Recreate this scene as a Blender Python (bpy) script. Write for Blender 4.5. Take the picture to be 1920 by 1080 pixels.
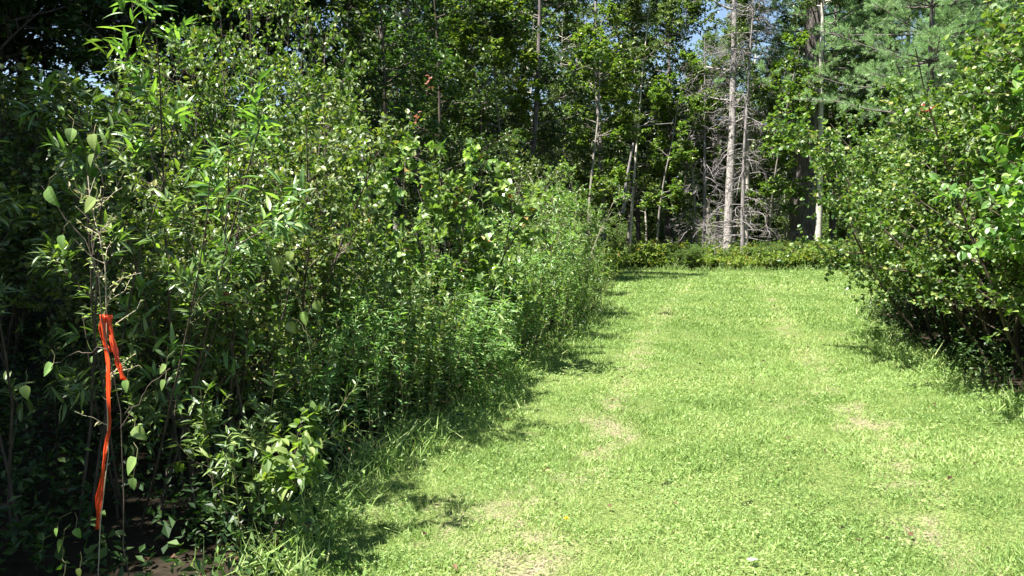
import bpy, math, numpy as np
from mathutils import Vector
R = math.radians
sc = bpy.context.scene
for o in list(bpy.data.objects): bpy.data.objects.remove(o)

# ------------------------------------------------------------------ camera
CAMH, PITCH, FPX = 1.6, R(4.25), 1480.0
cam_d = bpy.data.cameras.new('camera'); cam = bpy.data.objects.new('camera', cam_d)
sc.collection.objects.link(cam); sc.camera = cam
cam.location = (0, 0, CAMH); cam.rotation_euler = (R(90) - PITCH, 0, 0)
cam_d.sensor_width = 36; cam_d.lens = FPX / 1920 * 36; cam_d.clip_start = 0.05; cam_d.clip_end = 2000
sc.render.resolution_x, sc.render.resolution_y = 1024, 576
# ------------------------------------------------------------------ world, sun, exposure
SUN_EL, SUN_AZ = R(64), R(-119)          # azimuth clockwise from +Y (the view direction)
w = bpy.data.worlds.new('World'); sc.world = w; w.use_nodes = True
nt = w.node_tree; nt.nodes.clear()
sky = nt.nodes.new('ShaderNodeTexSky'); sky.sky_type = 'NISHITA'; sky.sun_disc = False
sky.sun_elevation = SUN_EL; sky.sun_rotation = SUN_AZ % (2 * math.pi); sky.air_density = 1.0; sky.dust_density = 0.6
bg = nt.nodes.new('ShaderNodeBackground'); bg.inputs[1].default_value = 0.05
wo = nt.nodes.new('ShaderNodeOutputWorld'); nt.links.new(sky.outputs[0], bg.inputs[0]); nt.links.new(bg.outputs[0], wo.inputs[0])
ld = bpy.data.lights.new('sun', 'SUN'); ld.energy = 5.0; ld.angle = R(0.5); ld.color = (1, 0.965, 0.90)
lo = bpy.data.objects.new('sun', ld); sc.collection.objects.link(lo)
sv = Vector((math.cos(SUN_EL) * math.sin(SUN_AZ), math.cos(SUN_EL) * math.cos(SUN_AZ), math.sin(SUN_EL)))
lo.rotation_euler = sv.to_track_quat('Z', 'Y').to_euler(); lo.location = (0, 0, 30)
sc.view_settings.view_transform = 'Standard'; sc.view_settings.look = 'None'
sc.view_settings.exposure = 2.05; sc.view_settings.gamma = 1.0
try:
    sc.cycles.max_bounces = 4; sc.cycles.transmission_bounces = 3; sc.cycles.diffuse_bounces = 2; sc.cycles.glossy_bounces = 2
    sc.cycles.caustics_reflective = False; sc.cycles.caustics_refractive = False
except Exception: pass

# ------------------------------------------------------------------ helpers
C = sc.collection
UP = np.array([0., 0., 1.])
def at(px, py, Y):
    """world point at depth Y seen at photo pixel (px, py)"""
    f = np.array([0, math.cos(PITCH), -math.sin(PITCH)]); u = np.array([0, math.sin(PITCH), math.cos(PITCH)])
    d = f + np.array([1, 0, 0]) * (px - 960) / FPX + u * (540 - py) / FPX
    return np.array([0, 0, CAMH]) + d * (Y / d[1])
def gx(px, Y): return (px - 960) / FPX * Y
def hgt(x, y): return 0.035 * np.sin(x * 0.9 + 1.3) * np.cos(y * 0.55) + 0.02 * np.sin(x * 2.3 + y * 1.7)
def nrm(v): return v / (np.linalg.norm(v, axis=-1, keepdims=True) + 1e-9)

def tag(o, label=None, cat=None, group=None, kind=None):
    if label: o['label'] = label
    if cat: o['category'] = cat
    if group: o['group'] = group
    if kind: o['kind'] = kind
    return o
def link(name, me, mat, parent=None):
    o = bpy.data.objects.new(name, me); C.objects.link(o)
    if mat: me.materials.clear(); me.materials.append(mat)
    if parent: o.parent = parent
    return o
def empty(name, loc=(0, 0, 0), rz=0):
    o = bpy.data.objects.new(name, None); C.objects.link(o); o.location = loc; o.rotation_euler = (0, 0, rz)
    o.empty_display_size = 0.2; return o

def raw_mesh(name, V, F, attrs=None, smooth=False):
    """V (n,3); F list of (m,k) int arrays; attrs dict of per-vertex floats"""
    me = bpy.data.meshes.new(name)
    V = np.ascontiguousarray(V, dtype=np.float32)
    me.vertices.add(len(V)); me.vertices.foreach_set('co', V.ravel())
    F = [f for f in F if len(f)]
    li = np.concatenate([f.ravel() for f in F]).astype(np.int32)
    tot = np.concatenate([np.full(len(f), f.shape[1], np.int32) for f in F])
    st = np.concatenate([[0], np.cumsum(tot)[:-1]]).astype(np.int32)
    me.loops.add(len(li)); me.loops.foreach_set('vertex_index', li)
    me.polygons.add(len(tot)); me.polygons.foreach_set('loop_start', st)
    try: me.polygons.foreach_set('loop_total', tot)
    except Exception: pass
    for k, a in (attrs or {}).items():
        at_ = me.attributes.new(k, 'FLOAT', 'POINT'); at_.data.foreach_set('value', np.ascontiguousarray(a, dtype=np.float32))
    me.update(calc_edges=True)
    me.polygons.foreach_set('use_smooth', np.full(len(tot), smooth, dtype=bool))
    return me

# leaf templates: verts (x along, y across, z up), tris
def T_simple(w=0.5, fold=0.12, droop=0.06):
    return (np.array([[0, 0, 0], [.45, w / 2, fold], [1, 0, -droop], [.45, -w / 2, fold]]), np.array([[0, 2, 1], [0, 3, 2]]))
def T_blade(w=0.06, bend=0.35):
    return (np.array([[0, -w / 2, 0], [0, w / 2, 0], [.55, -w * .38, bend * .1], [.55, w * .38, bend * .1], [1, 0, -bend * .55]]),
            np.array([[0, 1, 3], [0, 3, 2], [2, 3, 4]]))
def T_leaf(w=0.6, fold=0.10, droop=0.16, peak=.38, n=5):
    xs = np.linspace(0, 1, n + 1); V = []; F = []
    def hw(x): return (w / 2) * (math.sin(math.pi * x ** (math.log(.5) / math.log(peak)))) ** .8 if 0 < x < 1 else 0
    def zc(x): return -droop * x * x
    for i, x in enumerate(xs):
        h = hw(x)
        if i in (0, n): V.append([x, 0, zc(x)])
        else:
            V += [[x, 0, zc(x)], [x - .02, h, zc(x) + fold * h / (w / 2)], [x - .02, -h, zc(x) + fold * h / (w / 2)]]
    def ix(i, k): return 0 if i == 0 else (3 * n - 2 if i == n else 1 + 3 * (i - 1) + k)
    for i in range(n):
        for k in (1, 2):
            a, b, c, d = ix(i, 0), ix(i + 1, 0), ix(i + 1, k), ix(i, k)
            t = []
            if i < n - 1: t.append([a, b, c])
            if i > 0 and i < n - 1: t.append([a, c, d])
            elif i == n - 1: t.append([a, b, d])
            for q in t: F.append(q if k == 1 else q[::-1])
    return (np.array(V, float), np.array(F))
def T_heart(w=.95):
    return (np.array([[0, 0, 0], [-.1, .28 * w, .03], [.15, .5 * w, .06], [.5, .36 * w, .04], [1, 0, -.12],
                      [.5, -.36 * w, .04], [.15, -.5 * w, .06], [-.1, -.28 * w, .03], [.4, 0, -.02]]),
            np.array([[0, 8, 1], [1, 8, 2], [2, 8, 3], [3, 8, 4], [4, 8, 5], [5, 8, 6], [6, 8, 7], [7, 8, 0]])[:, ::-1])
def inst(T, P, D, U, S, tint, extra=None):
    """place template T at P along D with normal ~U and size S"""
    V0, F0 = T; D = nrm(D); Rr = nrm(np.cross(U, D)); Un = np.cross(D, Rr)
    V = (V0[None, :, 0, None] * D[:, None] + V0[None, :, 1, None] * Rr[:, None] + V0[None, :, 2, None] * Un[:, None]) * S[:, None, None] + P[:, None]
    k = len(V0); N = len(P)
    F = (F0[None] + (np.arange(N) * k)[:, None, None]).reshape(-1, 3)
    return V.reshape(-1, 3), F, np.repeat(tint, k)
class Foli:
    def __init__(s): s.V = []; s.F = []; s.t = []; s.n = 0
    def add(s, T, P, D, U, S, tint):
        if len(P) == 0: return s
        V, F, t = inst(T, P, D, U, S, tint); s.V.append(V); s.F.append(F + s.n); s.t.append(t); s.n += len(V); return s
    def mesh(s, name): return raw_mesh(name, np.concatenate(s.V), [np.concatenate(s.F)], {'tint': np.concatenate(s.t)})

class Wood:
    def __init__(s): s.V = []; s.F = []; s.n = 0
    def add(s, pts, rad, sides=4):
        """pts (M,K,3), rad (M,K)"""
        M, K, _ = pts.shape
        if M == 0: return s
        tan = nrm(np.gradient(pts, axis=1)); ref = np.where(np.abs(tan[..., 2:3]) > .9, np.array([1., 0, 0]), UP)
        a = nrm(np.cross(tan, ref)); b = np.cross(tan, a)
        th = np.arange(sides) * 2 * math.pi / sides
        ring = pts[:, :, None] + rad[:, :, None, None] * (np.cos(th)[None, None, :, None] * a[:, :, None] + np.sin(th)[None, None, :, None] * b[:, :, None])
        idx = np.arange(M * K * sides).reshape(M, K, sides) + s.n
        q = np.stack([idx[:, :-1], np.roll(idx, -1, 2)[:, :-1], np.roll(idx, -1, 2)[:, 1:], idx[:, 1:]], -1).reshape(-1, 4)
        s.V.append(ring.reshape(-1, 3)); s.F.append(q); s.n += M * K * sides; return s
    def mesh(s, name): return raw_mesh(name, np.concatenate(s.V), [np.concatenate(s.F)], smooth=True)

def walk(P, D, L, K, wig, up, rng):
    """random walks from P (M,3) along D (M,3), lengths L (M,)"""
    M = len(P); out = np.zeros((M, K, 3)); out[:, 0] = P; d = nrm(D)
    for k in range(1, K):
        d = nrm(d + rng.normal(0, wig, (M, 3)) + np.array([0, 0, up]))
        out[:, k] = out[:, k - 1] + d * (L / (K - 1))[:, None]
    return out
def sample(pts, t):
    """pts (M,K,3), t (M,n) -> pos, tangent (M,n,3)"""
    M, K, _ = pts.shape; f = t * (K - 1); i = np.minimum(f.astype(int), K - 2); fr = (f - i)[..., None]
    m = np.arange(M)[:, None]; a = pts[m, i]; b = pts[m, i + 1]
    return a + (b - a) * fr, nrm(b - a)
def perp(tan, rng, flat=1.0):
    r = rng.normal(0, 1, tan.shape); r[..., 2] *= flat
    r -= (r * tan).sum(-1, keepdims=True) * tan
    return nrm(r)
def grow(par, n, t0, t1, L, ang, K, rng, fall=.5, up=0., wig=.12, flat=1., shape=None):
    t = t0 + (t1 - t0) * rng.random((len(par), n)); p, tan = sample(par, t)
    d = tan * math.cos(ang) + perp(tan, rng, flat) * math.sin(ang)
    u = (t - t0) / (t1 - t0)
    l = L * rng.uniform(.6, 1.15, t.shape) * (1 - fall * u if shape is None else shape(u))
    return walk(p.reshape(-1, 3), d.reshape(-1, 3), l.ravel(), K, wig, up, rng)
def taper(pts, r0, r1, rng=None):
    M, K, _ = pts.shape; r = np.linspace(r0, r1, K)[None].repeat(M, 0); return r
def leaves(fo, T, pts, m, size, rng, t0=.1, droop=-.1, upn=1.0, rnd=.5, side=.9, var=.25, flat=1., tint=(0, 1), off=.0):
    t = rng.uniform(t0, 1, (len(pts), m)); p, tan = sample(pts, t)
    d = tan * .55 + perp(tan, rng, flat) * side + np.array([0, 0, droop])
    N = t.size; p = p.reshape(-1, 3); d = nrm(d.reshape(-1, 3)); U = np.array([0, 0, upn]) + rng.normal(0, rnd, (N, 3))
    S = size * rng.uniform(1 - var, 1 + var, N)
    p = p + d * off
    fo.add(T, p, d, U, S, rng.uniform(tint[0], tint[1], N)); return fo

# ------------------------------------------------------------------ materials
def mat(name):
    m = bpy.data.materials.new(name); m.use_nodes = True; n = m.node_tree.nodes; n.clear()
    return m, n, m.node_tree.links
def ramp(n, stops):
    r = n.new('ShaderNodeValToRGB'); e = r.color_ramp.elements
    while len(e) < len(stops): e.new(.5)
    for i, (p, c) in enumerate(stops): e[i].position = p; e[i].color = (*c, 1)
    return r
def leaf_mat(name, stops, trans=.35, rough=.42, spec=.5, tcol=(1.9, 2.0, .8), hue=.02, patch=None):
    m, n, l = mat(name)
    a = n.new('ShaderNodeAttribute'); a.attribute_name = 'tint'
    r = ramp(n, stops); l.new(a.outputs['Fac'], r.inputs[0])
    oi = n.new('ShaderNodeObjectInfo'); hs = n.new('ShaderNodeHueSaturation')
    mr = n.new('ShaderNodeMapRange'); mr.inputs[3].default_value = .5 - hue; mr.inputs[4].default_value = .5 + hue * .6
    l.new(oi.outputs['Random'], mr.inputs[0]); l.new(mr.outputs[0], hs.inputs['Hue'])
    mv = n.new('ShaderNodeMapRange'); mv.inputs[3].default_value = .85; mv.inputs[4].default_value = 1.18
    l.new(oi.outputs['Random'], mv.inputs[0]); l.new(mv.outputs[0], hs.inputs['Value'])
    l.new(r.outputs[0], hs.inputs['Color'])
    b = n.new('ShaderNodeBsdfPrincipled'); b.inputs['Roughness'].default_value = rough
    b.inputs['Specular IOR Level'].default_value = spec
    l.new(hs.outputs[0], b.inputs['Base Color'])
    mu = n.new('ShaderNodeMix'); mu.data_type = 'RGBA'; mu.blend_type = 'MULTIPLY'; mu.inputs[0].default_value = 1
    l.new(hs.outputs[0], mu.inputs[6]); mu.inputs[7].default_value = (*tcol, 1)
    t = n.new('ShaderNodeBsdfTranslucent'); l.new(mu.outputs[2], t.inputs[0])
    mx = n.new('ShaderNodeMixShader'); mx.inputs[0].default_value = trans
    l.new(b.outputs[0], mx.inputs[1]); l.new(t.outputs[0], mx.inputs[2])
    o = n.new('ShaderNodeOutputMaterial'); l.new(mx.outputs[0], o.inputs[0]); return m
def bark_mat(name, c1, c2, scale=(14, 14, 3), rough=.85, bump=.4, lo=.35, hi=.65):
    m, n, l = mat(name)
    tc = n.new('ShaderNodeTexCoord'); mp = n.new('ShaderNodeMapping'); mp.inputs['Scale'].default_value = scale
    l.new(tc.outputs['Object'], mp.inputs[0])
    nz = n.new('ShaderNodeTexNoise'); nz.inputs['Scale'].default_value = 1; nz.inputs['Detail'].default_value = 6; nz.inputs['Roughness'].default_value = .65
    l.new(mp.outputs[0], nz.inputs[0]); r = ramp(n, [(lo, c1), (hi, c2)]); l.new(nz.outputs[0], r.inputs[0])
    b = n.new('ShaderNodeBsdfPrincipled'); b.inputs['Roughness'].default_value = rough; l.new(r.outputs[0], b.inputs['Base Color'])
    bp = n.new('ShaderNodeBump'); bp.inputs['Strength'].default_value = bump; bp.inputs['Distance'].default_value = .03
    l.new(nz.outputs[0], bp.inputs['Height']); l.new(bp.outputs[0], b.inputs['Normal'])
    o = n.new('ShaderNodeOutputMaterial'); l.new(b.outputs[0], o.inputs[0]); return m
def ground_mat(name, layers, bump=.5):
    """layers: noise scale, stops; mixed by noise"""
    m, n, l = mat(name); tc = n.new('ShaderNodeTexCoord'); last = None
    for sc_, stops in layers:
        nz = n.new('ShaderNodeTexNoise'); nz.inputs['Scale'].default_value = sc_; nz.inputs['Detail'].default_value = 8; nz.inputs['Roughness'].default_value = .7
        l.new(tc.outputs['Object'], nz.inputs[0]); r = ramp(n, stops); l.new(nz.outputs[0], r.inputs[0])
        if last is None: last = r.outputs[0]
        else:
            mx = n.new('ShaderNodeMix'); mx.data_type = 'RGBA'; mx.inputs[0].default_value = .5
            l.new(last, mx.inputs[6]); l.new(r.outputs[0], mx.inputs[7]); last = mx.outputs[2]
    b = n.new('ShaderNodeBsdfPrincipled'); b.inputs['Roughness'].default_value = .95; b.inputs['Specular IOR Level'].default_value = .15
    l.new(last, b.inputs['Base Color'])
    bp = n.new('ShaderNodeBump'); bp.inputs['Strength'].default_value = bump; bp.inputs['Distance'].default_value = .03
    l.new(nz.outputs[0], bp.inputs['Height']); l.new(bp.outputs[0], b.inputs['Normal'])
    o = n.new('ShaderNodeOutputMaterial'); l.new(b.outputs[0], o.inputs[0]); return m

M = {}
M['forest_floor'] = ground_mat('forest_floor', [(3, [(.3, (.012, .010, .006)), (.7, (.035, .025, .015))]), (25, [(.35, (.01, .009, .005)), (.7, (.045, .032, .02))])])
def lawn_mat():
    m, n, l = mat('lawn'); tc = n.new('ShaderNodeTexCoord'); at_ = n.new('ShaderNodeAttribute'); at_.attribute_name = 'dry'
    nz = n.new('ShaderNodeTexNoise'); nz.inputs['Scale'].default_value = 70; nz.inputs['Detail'].default_value = 6; l.new(tc.outputs['Object'], nz.inputs[0])
    g1 = ramp(n, [(.38, (.04, .06, .015)), (.62, (.16, .20, .06))]); g2 = ramp(n, [(.38, (.07, .055, .035)), (.62, (.26, .22, .15))])
    l.new(nz.outputs[0], g1.inputs[0]); l.new(nz.outputs[0], g2.inputs[0])
    mx = n.new('ShaderNodeMix'); mx.data_type = 'RGBA'; l.new(at_.outputs['Fac'], mx.inputs[0]); l.new(g1.outputs[0], mx.inputs[6]); l.new(g2.outputs[0], mx.inputs[7])
    b = n.new('ShaderNodeBsdfPrincipled'); b.inputs['Roughness'].default_value = .95; b.inputs['Specular IOR Level'].default_value = .1; l.new(mx.outputs[2], b.inputs['Base Color'])
    bp = n.new('ShaderNodeBump'); bp.inputs['Strength'].default_value = .5; bp.inputs['Distance'].default_value = .02; l.new(nz.outputs[0], bp.inputs['Height']); l.new(bp.outputs[0], b.inputs['Normal'])
    o = n.new('ShaderNodeOutputMaterial'); l.new(b.outputs[0], o.inputs[0]); return m
M['lawn'] = lawn_mat()
M['grass'] = leaf_mat('grass', [(0, (.095, .17, .04)), (.35, (.205, .315, .085)), (.62, (.33, .42, .15)), (.8, (.42, .44, .21)), (1, (.42, .35, .23))], .4, .5, .35, (1.15, 1.2, .8), 0)
M['alder'] = leaf_mat('alder_leaf', [(0, (.035, .085, .018)), (.6, (.10, .17, .036)), (.95, (.19, .25, .06)), (1, (.26, .24, .06))], .28, .46, .5, (1.6, 1.9, .6))
M['dark'] = leaf_mat('shade_dark_leaf', [(0, (.010, .028, .006)), (.6, (.026, .058, .012)), (1, (.075, .125, .028))], .2, .48, .35, (1.6, 1.9, .6))  # green darkened so the leaf colour itself carries the forest shade
M['willow'] = leaf_mat('willow_leaf', [(0, (.06, .12, .035)), (.6, (.13, .22, .065)), (1, (.25, .35, .11))], .30, .38, .6, (1.5, 1.8, .5))
M['poplar'] = leaf_mat('poplar_leaf', [(0, (.08, .14, .035)), (.6, (.16, .25, .065)), (.985, (.24, .32, .09)), (1, (.42, .13, .05))], .33, .38, .6, (1.5, 1.7, .6))
M['weed'] = leaf_mat('weed_leaf', [(0, (.065, .15, .04)), (.6, (.155, .28, .085)), (1, (.28, .38, .15))], .38, .45, .4, (1.5, 1.7, .6))
M['lime'] = leaf_mat('lime_leaf', [(0, (.06, .13, .03)), (.6, (.125, .22, .05)), (1, (.22, .30, .09))], .38, .42, .5, (1.5, 1.7, .5))
M['shade_leaf'] = leaf_mat('shaded_forest_leaf', [(0, (.018, .042, .009)), (.6, (.048, .092, .02)), (1, (.12, .17, .04))], .26, .46, .4, (1.6, 1.9, .6))  # darkened copy of the forest leaf, background shade put into its colour
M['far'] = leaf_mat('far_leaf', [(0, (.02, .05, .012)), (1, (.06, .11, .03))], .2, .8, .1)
M['maple'] = leaf_mat('maple_leaf', [(0, (.04, .10, .016)), (.6, (.11, .19, .032)), (1, (.22, .27, .06))], .36, .45, .4, (1.5, 1.7, .6))
M['forest'] = leaf_mat('forest_leaf', [(0, (.03, .065, .015)), (.6, (.08, .14, .03)), (1, (.17, .23, .055))], .3, .42, .5, (1.6,1.7,.8))
M['pine'] = leaf_mat('pine_needle', [(0, (.10, .19, .07)), (.6, (.21, .34, .14)), (1, (.34, .48, .24))], .35, .4, .5, (1.4, 1.6, 1.0))
M['fern'] = leaf_mat('fern_leaf', [(0, (.05, .10, .018)), (.6, (.13, .23, .04)), (.95, (.26, .31, .08)), (1, (.28, .18, .06))], .4, .5, .3)
M['litter'] = leaf_mat('litter', [(0, (.03, .018, .01)), (.6, (.07, .04, .022)), (1, (.15, .10, .055))], .15, .7, .2, (1.2, 1.1, .8))
M['red'] = leaf_mat('red_leaf', [(0, (.20, .06, .035)), (1, (.34, .13, .07))], .35, .4, .5, (1.5, 1.2, 1))
M['stem'] = bark_mat('stem', (.03, .022, .014), (.10, .075, .05), (30, 30, 8))
M['greenstem'] = bark_mat('green_stem', (.09, .10, .035), (.22, .20, .09), (30, 30, 8))
M['drystem'] = bark_mat('dry_stem', (.28, .23, .15), (.50, .44, .33), (40, 40, 8))
M['bark_grey'] = bark_mat('bark_grey', (.10, .09, .075), (.30, .27, .23), (16, 16, 4))
M['bark_dark'] = bark_mat('bark_dark', (.035, .028, .024), (.17, .145, .13), (14, 14, 2.2), bump=.9)
M['bark_birch'] = bark_mat('bark_birch', (.035, .03, .028), (.33, .30, .275), (9, 9, 16), .7, .2, .36, .5)
M['bark_pale'] = bark_mat('bark_pale', (.20, .18, .15), (.46, .42, .36), (14, 14, 9), .7, .2, .3, .5)
M['dead'] = bark_mat('dead_wood', (.09, .08, .075), (.29, .26, .255), (20, 20, 5))

# ------------------------------------------------------------------ setting: ground and lawn
def grid_mesh(name, xs, ys, dz=0, mask=None):
    X, Y = np.meshgrid(xs, ys); Z = hgt(X, Y) * np.exp(-(np.maximum(0, np.abs(Y) - 40) / 20) ** 2) * np.exp(-(np.maximum(0, np.abs(X) - 25) / 20) ** 2) + dz
    V = np.stack([X, Y, Z], -1).reshape(-1, 3); nx, ny = len(xs), len(ys)
    i = np.arange(nx * ny).reshape(ny, nx)
    q = np.stack([i[:-1, :-1], i[:-1, 1:], i[1:, 1:], i[1:, :-1]], -1).reshape(-1, 4)
    if mask is not None:
        c = V[q].mean(1); q = q[mask(c[:, 0], c[:, 1])]
        u, inv = np.unique(q, return_inverse=True); V = V[u]; q = inv.reshape(q.shape)
    return raw_mesh(name, V, [q], smooth=True)
fine_x = np.arange(-12, 16, .4); fine_y = np.arange(-6, 40, .4)
gxs = np.concatenate([np.linspace(-600, -13, 25), fine_x, np.linspace(17, 600, 25)])
gys = np.concatenate([np.linspace(-300, -7, 15), fine_y, np.linspace(41, 900, 30)])
tag(link('ground', grid_mesh('ground', gxs, gys), M['forest_floor']), kind='structure')
LAWN = np.array([(-1.3, -3), (-1.1, 1), (-1.0, 3), (-1.12, 3.8), (-1.18, 4.4), (-1.05, 5.1), (-.8, 5.8), (-.5, 6.6), (-.15, 8), (.35, 10), (1.1, 12.6), (1.7, 16), (1.9, 20),
                 (1.7, 24), (1.6, 28.5), (2.6, 29.8), (4, 30.5), (5.2, 29.7), (7, 30.4), (9, 29.6), (10.6, 29.9), (12, 29), (13.2, 26), (12.5, 22), (9.0, 18.5), (6.7, 15), (5.6, 12), (5.0, 9.8), (4.6, 8), (4.3, 6), (4.1, 3), (4.0, -3)])
def in_lawn(x, y, grow_=0.):
    P = LAWN; ins = np.zeros(x.shape, bool); n = len(P)
    for i in range(n):
        x1, y1 = P[i]; x2, y2 = P[(i + 1) % n]
        c = ((y1 > y) != (y2 > y))
        with np.errstate(divide='ignore', invalid='ignore'):
            xi = (x2 - x1) * (y - y1) / (y2 - y1 + 1e-12) + x1
        ins ^= c & (x < xi)
    return ins
def wob(x, y): return x + .09 * np.sin(y * 3.1 + x) + .05 * np.sin(y * 7.7 + 2 * x), y + .08 * np.sin(x * 3.7) + .04 * np.sin(x * 9 + y)

# smooth value noise for patches
_rn = np.random.default_rng(5); _T = _rn.random((64, 64))
def vn(x, y, s):
    x = x / s + 100; y = y / s + 100; i = np.floor(x).astype(int); j = np.floor(y).astype(int); fx = x - i; fy = y - j
    fx = fx * fx * (3 - 2 * fx); fy = fy * fy * (3 - 2 * fy); g = lambda a, b: _T[a % 64, b % 64]
    return (g(i, j) * (1 - fx) + g(i + 1, j) * fx) * (1 - fy) + (g(i, j + 1) * (1 - fx) + g(i + 1, j + 1) * fx) * fy
def track(x, y):
    yl = np.array([0, 4.15, 5.6, 7.6, 11.3, 16, 30]); xl = np.array([-.3, .12, .6, 1.08, 1.9, 3.2, 7]); xr = np.array([2.2, 2.3, 2.75, 3.15, 4.1, 5.4, 9])
    a = np.exp(-((x - np.interp(y, yl, xl)) / .28) ** 2); b = np.exp(-((x - np.interp(y, yl, xr)) / .26) ** 2)
    return np.maximum(a, b)
def dryness(x, y):
    n = vn(x, y, .30) * .45 + vn(x, y, .11) * .3 + vn(x + 9, y, .05) * .25
    t = track(x, y) * np.clip(1.25 - y / 40, .6, 1)
    near = np.clip((6 - y) / 3, 0, 1) * np.clip(1 - np.abs(x + .3) / 1.0, 0, 1)
    f = vn(x + 31, y, .035) - .5
    return np.clip((n - .70 + t * .33 + near * .2) * 1.9 + f * .9 * (t * .8 + near * .6), 0, 1)

_lm = grid_mesh('lawn', np.arange(-3, 14.2, .08), np.arange(-3, 31, .08), .006, lambda x, y: in_lawn(*wob(x, y)))
_co = np.zeros(len(_lm.vertices) * 3, np.float32); _lm.vertices.foreach_get('co', _co); _co = _co.reshape(-1, 3).astype(float)
_a = _lm.attributes.new('dry', 'FLOAT', 'POINT'); _a.data.foreach_set('value', np.clip(dryness(_co[:, 0], _co[:, 1]) * 1.5, 0, 1).astype(np.float32))
tag(link('lawn', _lm, M['lawn']), kind='structure')
rng = np.random.default_rng(11)
def lawn_pts(y0, y1, dens):
    x0, x1 = -2.2, 13.5
    N = int((x1 - x0) * (y1 - y0) * dens); x = rng.uniform(x0, x1, N); y = rng.uniform(y0, y1, N)
    vis = (np.abs(x) < y * .70 + .6) & in_lawn(*wob(x, y)); return x[vis], y[vis]
fo = Foli()
for (y0, y1, dens, h, wd) in [(2.6, 5, 9500, .038, .0032), (5, 8, 5600, .044, .0042), (8, 13, 2700, .05, .0065), (13, 20, 1300, .055, .011), (20, 30.5, 600, .065, .018)]:
    x, y = lawn_pts(y0, y1, dens); dr = dryness(x, y)
    keep = rng.random(len(x)) > dr * .5; x, y, dr = x[keep], y[keep], dr[keep]
    N = len(x); P = np.stack([x, y, hgt(x, y)], -1)
    D = np.stack([rng.normal(0, .75, N), rng.normal(0, .75, N), np.ones(N)], -1)
    U = np.stack([rng.normal(0, 1, N), rng.normal(0, 1, N), np.zeros(N)], -1)
    lush = vn(x, y, .6)
    S = h * rng.uniform(.5, 1.5, N) * (1 - .3 * dr) * (.55 + .5 * lush + .7 * vn(x + 3, y, .17) ** 2)
    tint = np.clip(rng.beta(2, 2.2, N) * .75 + dr * .3 + (vn(x, y, .9) - .5) * .3 + track(x, y) * .08, 0, 1)
    Tm = T_blade(1.0, .35); V0 = Tm[0].copy(); V0[:, 1] *= wd / h
    fo.add((V0, Tm[1]), P, D, U, S, tint)
# clover and broad weed leaves low in the turf
Tl = T_simple(.8, .1, .1)
for (y0, y1, dens, s) in [(2.6, 5, 2000, .013), (5, 9, 900, .016)]:
    x, y = lawn_pts(y0, y1, dens); cl = vn(x + 7, y, .5) * .6 + vn(x, y + 3, .2) * .4; dr = dryness(x, y)
    keep = (cl > .44) & (rng.random(len(x)) > dr); x, y = x[keep], y[keep]; N = len(x)
    P = np.stack([x, y, hgt(x, y) + rng.uniform(.012, .055, N)], -1)
    D = np.stack([rng.normal(0, 1, N), rng.normal(0, 1, N), rng.normal(0, .35, N)], -1)
    fo.add(Tl, P, D, np.array([0, 0, 1.]) + rng.normal(0, .45, (N, 3)), s * rng.uniform(.6, 1.7, N), rng.uniform(.0, .6, N))
# straw on the bare spots
x, y = lawn_pts(2.6, 13, 4500); dr = dryness(x, y); keep = rng.random(len(x)) < dr * .9; x, y = x[keep], y[keep]; N = len(x)
P = np.stack([x, y, hgt(x, y) + .012], -1); D = np.stack([rng.normal(0, 1, N), rng.normal(0, 1, N), rng.normal(0, .15, N)], -1)
fo.add(T_blade(.07, .1), P, D, np.array([0, 0, 1.]) + rng.normal(0, .3, (N, 3)), rng.uniform(.012, .035, N), rng.uniform(.45, 1, N))
tag(link('grass', fo.mesh('grass'), M['grass']), 'bright mown green grass with dry straw wheel tracks covering the path', 'grass', kind='stuff')

# ------------------------------------------------------------------ plant kinds
def shrub(seed, name, leafmat, T, size, H=3.2, rad=.5, nst=9, n1=14, n2=6, m=9, lean=.28, l1=1.0, l2=.45, stemmat='stem',
          r0=.018, t0=.18, up=.05, leafkw={}, partn=('stems', 'foliage'), flat=.8, droop1=0.):
    g = np.random.default_rng(seed); root = empty(name)
    a = g.uniform(0, 2 * math.pi, nst); rr = rad * np.sqrt(g.random(nst))
    P = np.stack([rr * np.cos(a) * .5, rr * np.sin(a) * .5, np.full(nst, -.03)], -1)
    D = np.stack([np.cos(a) * lean, np.sin(a) * lean, np.ones(nst)], -1) + g.normal(0, .08, (nst, 3))
    st = walk(P, D, H * g.uniform(.7, 1.05, nst), 9, .07, .03, g)
    b1 = grow(st, n1, t0, .98, l1, R(52), 6, g, .55, up, .12, flat); b1[:, 1:, 2] += 0
    b2 = grow(b1, n2, .15, 1, l2, R(45), 4, g, .4, up * .5 + droop1, .15, flat)
    wd = Wood().add(st, taper(st, r0, r0 * .25), 5).add(b1, taper(b1, r0 * .35, r0 * .12), 3).add(b2, taper(b2, r0 * .14, r0 * .06), 3)
    fo = Foli(); kw = dict(size=size); kw.update(leafkw)
    leaves(fo, T, b2, m, rng=g, **kw); leaves(fo, T, b1, max(3, m // 2), rng=g, t0=.4, **{k: v for k, v in kw.items() if k != 't0'})
    link(partn[0], wd.mesh(partn[0]), M[stemmat], root); link(partn[1], fo.mesh(partn[1]), M[leafmat], root)
    return root
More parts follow.
